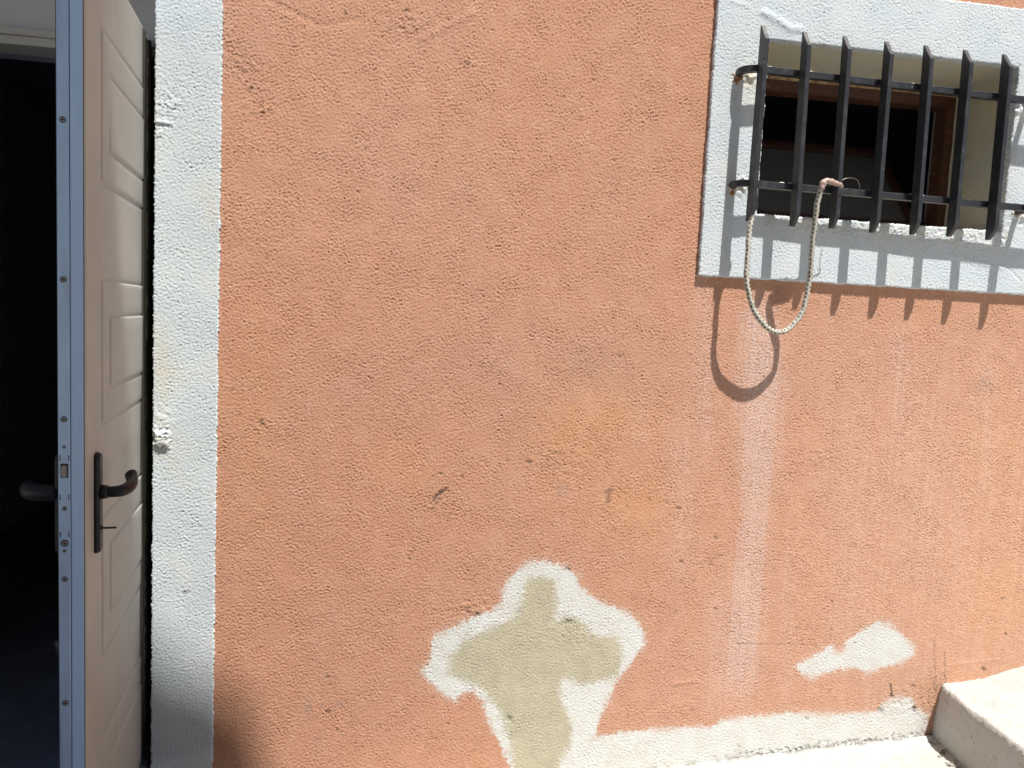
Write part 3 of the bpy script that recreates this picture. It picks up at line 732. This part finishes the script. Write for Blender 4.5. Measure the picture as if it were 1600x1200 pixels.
for a, b in zip(cord[:-1], cord[1:]): L += (b-a).length; acc.append(L)
fl = np.zeros((len(me.vertices), 4))
for kx in range(len(cord)):
    for i in range(ns):
        u = i/ns*4; v = acc[kx]/.0150
        row = int(math.floor(u)); du = (u-row)-.5; dv_ = ((v+.5*(row % 2)) % 1)-.5
        dd = math.hypot(du*.95, dv_)
        fl[kx*ns+i, 0] = 1 if dd < .22 else (0.3 if dd < .30 else 0)
at = me.color_attributes.new('fleck', 'FLOAT_COLOR', 'POINT'); at.data.foreach_set('color', fl.ravel())
m_cord = mat('flecked_braided_cord', (.55, .54, .47), .85); k = NT(m_cord)
f0 = k.attr('fleck')[0]
c = k.mix(k.ramp(k.noise(60, 3), .4, .7), (.58, .56, .49), (.44, .42, .34)); k.color(k.mix(f0, c, (.04, .04, .045))); k.bump(k.noise(420, 3, .7), .9, .0025)
obj('cord', me, m_cord, bungee, smooth=True)
def local(L): return [tuple(np.array(p)-borg) for p in L]
m_pink = mat('pinkish_plastic_hook', (.42, .25, .22), .5); k = NT(m_pink)
k.color(k.mix(k.ramp(k.noise(50, 3), .4, .7), (.44, .31, .27), (.20, .13, .115)))
bm = bmesh.new()
hp = smooth_path(local([cp(1283, 296, .149), cp(1285, 287, .151), cp(1291, 283, .150), cp(1299, 284, .148), cp(1307, 287, .146), cp(1313, 289, .143), cp(1315, 292, .137)]), 60)
sweep(bm, hp, lambda t: circ(.0100-.004*max(0, t-.5)*2+.0008*math.sin(t*40), 14), up=(0, -1, .1))
bm_obj('hook_sleeve', bm, m_pink, bungee, smooth=True)
m_wire = mat('thin_dark_wire', (.10, .095, .09), .35, .9); NT(m_wire).color(NT(m_wire).mix(.5, (.10, .09, .085), (.16, .15, .14)))
bm = bmesh.new()
sweep(bm, smooth_path(local([cp(1311, 287, .145), cp(1317, 281, .147), cp(1328, 278, .146), cp(1339, 281, .140), cp(1343, 290, .130), cp(1341, 298, .120), cp(1333, 303, .108), cp(1326, 299, .090)]), 60), circ(.0017, 8), up=(0, -1, .1))
bm_obj('wire_hook', bm, m_wire, bungee, smooth=True)
m_clip = mat('black_plastic_clip', (.02, .02, .023), .45); NT(m_clip).bump(NT(m_clip).noise(120), .2, .001)
bm = bmesh.new()
cyl(bm, local([cp(1177, 328, .101)])[0], local([cp(1180, 316, .101)])[0], .0125, .0135, 18)
bm_obj('end_clip', bm, m_clip, bungee, bevel=.002)
bm = bmesh.new()
sweep(bm, smooth_path(local([cp(1182, 320, .104), cp(1185, 300, .104), cp(1185, 288, .102), cp(1182, 279, .094), cp(1179, 277, .080), cp(1176, 282, .060)]), 50), circ(.0024, 8), up=(0, -1, .1))
bm_obj('wire_hook', bm, m_wire, bungee, smooth=True)

# ================================================================== GROUND, STEP
def ground_z(x): return .0795*(np.clip(x, -6, 8)-1.304)
xs = np.unique(np.concatenate([np.linspace(-60, -8, 8), np.linspace(-8, .6, 50), np.arange(.6, 2.7, .012), np.linspace(2.7, 9, 40), np.linspace(9, 60, 8)]))
ys = np.unique(np.concatenate([np.linspace(-60, -8, 8), np.linspace(-8, -1.0, 40), np.arange(-1.0, .04, .012), [.2, .4]]))
GXX, GYY = np.meshgrid(xs, ys)
rg = np.random.RandomState(3); bump_ = rg.standard_normal(GXX.shape)
for _ in range(2):
    bump_ = (bump_+np.roll(bump_, 1, 0)+np.roll(bump_, -1, 0)+np.roll(bump_, 1, 1)+np.roll(bump_, -1, 1))/5
GZZ = ground_z(GXX)+.004*bump_
ridge = np.exp(-((GYY+.012)/.022)**2)*(.007+.003*np.interp(GXX, np.linspace(.6, 2.2, 40), rg.standard_normal(40)))
GZZ += ridge*((GXX > .5) & (GXX < 2.2))
drt = np.zeros(GXX.shape)
dr_line = np.exp(-(((GXX-2.15)-.12*(-GYY))/.035)**2)*(GYY > -.6)
drt = np.clip(dr_line*(bump_ > .12)*.9 + .6*np.exp(-((GYY+.006)/.010)**2)*(bump_ > .1)*(GXX > .5), 0, 1)
ny, nx = GXX.shape
me = mesh('ground', np.stack([GXX.ravel(), GYY.ravel(), GZZ.ravel()], 1), [(j*nx+i, j*nx+i+1, (j+1)*nx+i+1, (j+1)*nx+i) for j in range(ny-1) for i in range(nx-1)])
at = me.color_attributes.new('paint', 'FLOAT_COLOR', 'POINT'); A = np.zeros((len(me.vertices), 4)); A[:, 3] = drt.ravel(); at.data.foreach_set('color', A.ravel())
g = obj('ground', me, m_ground, smooth=True); tag(g, kind='structure')

# step: a cement block against the wall; its top rises to the right
def plane_hit(x, y, f):                     # photo pixel on the surface z = f(x)
    d = ray(x, y); lo, hi = 0.5, 20.
    for _ in range(60):
        m_ = (lo+hi)/2; p = CAM+d*m_
        if p[2] > f(p[0]): lo = m_
        else: hi = m_
    return CAM+d*lo
tz = lambda x: np.interp(x, [2.15, 2.33, 2.52, 3.2, 4.6], [.282, .300, .352, .47, .75])
eA = plane_hit(1600, 1172, tz); eB = plane_hit(1509, 1200, lambda x: float(ground_z(x)))
x_top0 = 2.153; k_top = (eA[0]-x_top0)/(-eA[1]); x_bot0 = 2.137; k_bot = (eB[0]-x_bot0)/(-eB[1])
STEP = dict(depth=1.35)
nyy, nxx = 90, 90
yv = -np.linspace(0, 1, nyy)**1.3*STEP['depth']+.015
V = []; Fc = []
rs = np.random.RandomState(11)
ej = np.interp(np.arange(nyy), np.linspace(0, nyy-1, 14), rs.standard_normal(14))*.004+rs.standard_normal(nyy)*.0016
lowr = 12
for j, y in enumerate(yv):
    xt = x_top0+k_top*(-y)+ej[j]; xb = x_bot0+k_bot*(-y)
    for i in range(lowr):                    # riser, bottom to top
        t = i/(lowr-1); x = xb+(xt-xb)*t-.004*math.sin(t*math.pi)
        z0_ = float(ground_z(xb))-.03; z1_ = float(tz(xt))-.006
        V.append((x+rs.standard_normal()*.0009, y, z0_+(z1_-z0_)*t))
    for i in range(nxx):
        t = (i/(nxx-1))**1.6; x = xt+.006+(4.6-xt)*t
        V.append((x, y, float(tz(x))+(0 if i else -.001)+rs.standard_normal()*.0012))
m2 = lowr+nxx
for j in range(nyy-1):
    for i in range(m2-1): Fc.append((j*m2+i, (j+1)*m2+i, (j+1)*m2+i+1, j*m2+i+1))
me = mesh('step', V, Fc)
bm = bmesh.new(); bm.from_mesh(me)
be = [e for e in bm.edges if len(e.link_faces) == 1]
ext = bmesh.ops.extrude_edge_only(bm, edges=be)
for v in [q for q in ext['geom'] if isinstance(q, bmesh.types.BMVert)]: v.co.z = -.05+.0795*(v.co.x-1.304)-.1
bmesh.ops.recalc_face_normals(bm, faces=bm.faces); bm.to_mesh(me); bm.free()
step = obj('concrete_step', me, m_step)
for p in me.polygons: p.use_smooth = True
zero_paint(step)
tag(step, 'pale cement step block against the foot of the orange wall', 'step')
# loose mortar crumbs in the corner under the step
bm = bmesh.new()
for i in range(60):
    vs = bmesh.ops.create_icosphere(bm, subdivisions=2, radius=1)['verts']
    r_ = random.uniform(.0025, .008); y = -random.uniform(.01, .34); x = x_bot0+k_bot*(-y)-abs(random.gauss(.010, .022))-.004
    for v in vs:
        q_ = v.co*(r_*(1+.3*math.sin(v.co.x*5+i)*math.cos(v.co.z*4)))
        v.co = Vector((x+q_.x, y+q_.y, float(ground_z(x))+r_*.35+q_.z*.6))
rub = bm_obj('rubble', bm, m_rub, None); tag(rub, kind='stuff')

# ================================================================== UNSEEN HOUSE ACROSS THE LANE (outline shaped to shade door, wall foot and room floor)
KN = 4.2
xd = -.80
q = [(-3.4, 3.6), (xd-.14, 3.6), (xd-.15, 2.0), (xd-.165, 1.5), (xd-.21, 1.06), (xd-.05, .52), (xd+.06, .40), (xd+.19, .35), (xd+.305, .26), (xd+.345, .12), (xd+.50, -.5), (xd+1.2, -3.2)]
prof = [(a+SA*KN, b+SB*KN) for a, b in q]
prof = [(prof[0][0], -.8)]+prof+[(prof[-1][0], -.8)]
bm = bmesh.new()
fr = [bm.verts.new((x, -KN, z)) for x, z in prof]; bk = [bm.verts.new((x, -KN-5, z)) for x, z in prof]
bm.faces.new(fr); bm.faces.new(bk[::-1])
for i in range(len(fr)): bm.faces.new([fr[i], bk[i], bk[(i+1) % len(bk)], fr[(i+1) % len(fr)]])
nb = empty('neighbour_shade_house', (0, -KN, 0)); tag(nb, 'unseen cream house across the lane, outline shaped to cast the doorway shade', 'house')
body = bm_obj('wall', bm, m_shade_house, nb); body.matrix_parent_inverse = Matrix.Translation((0, KN, 0))
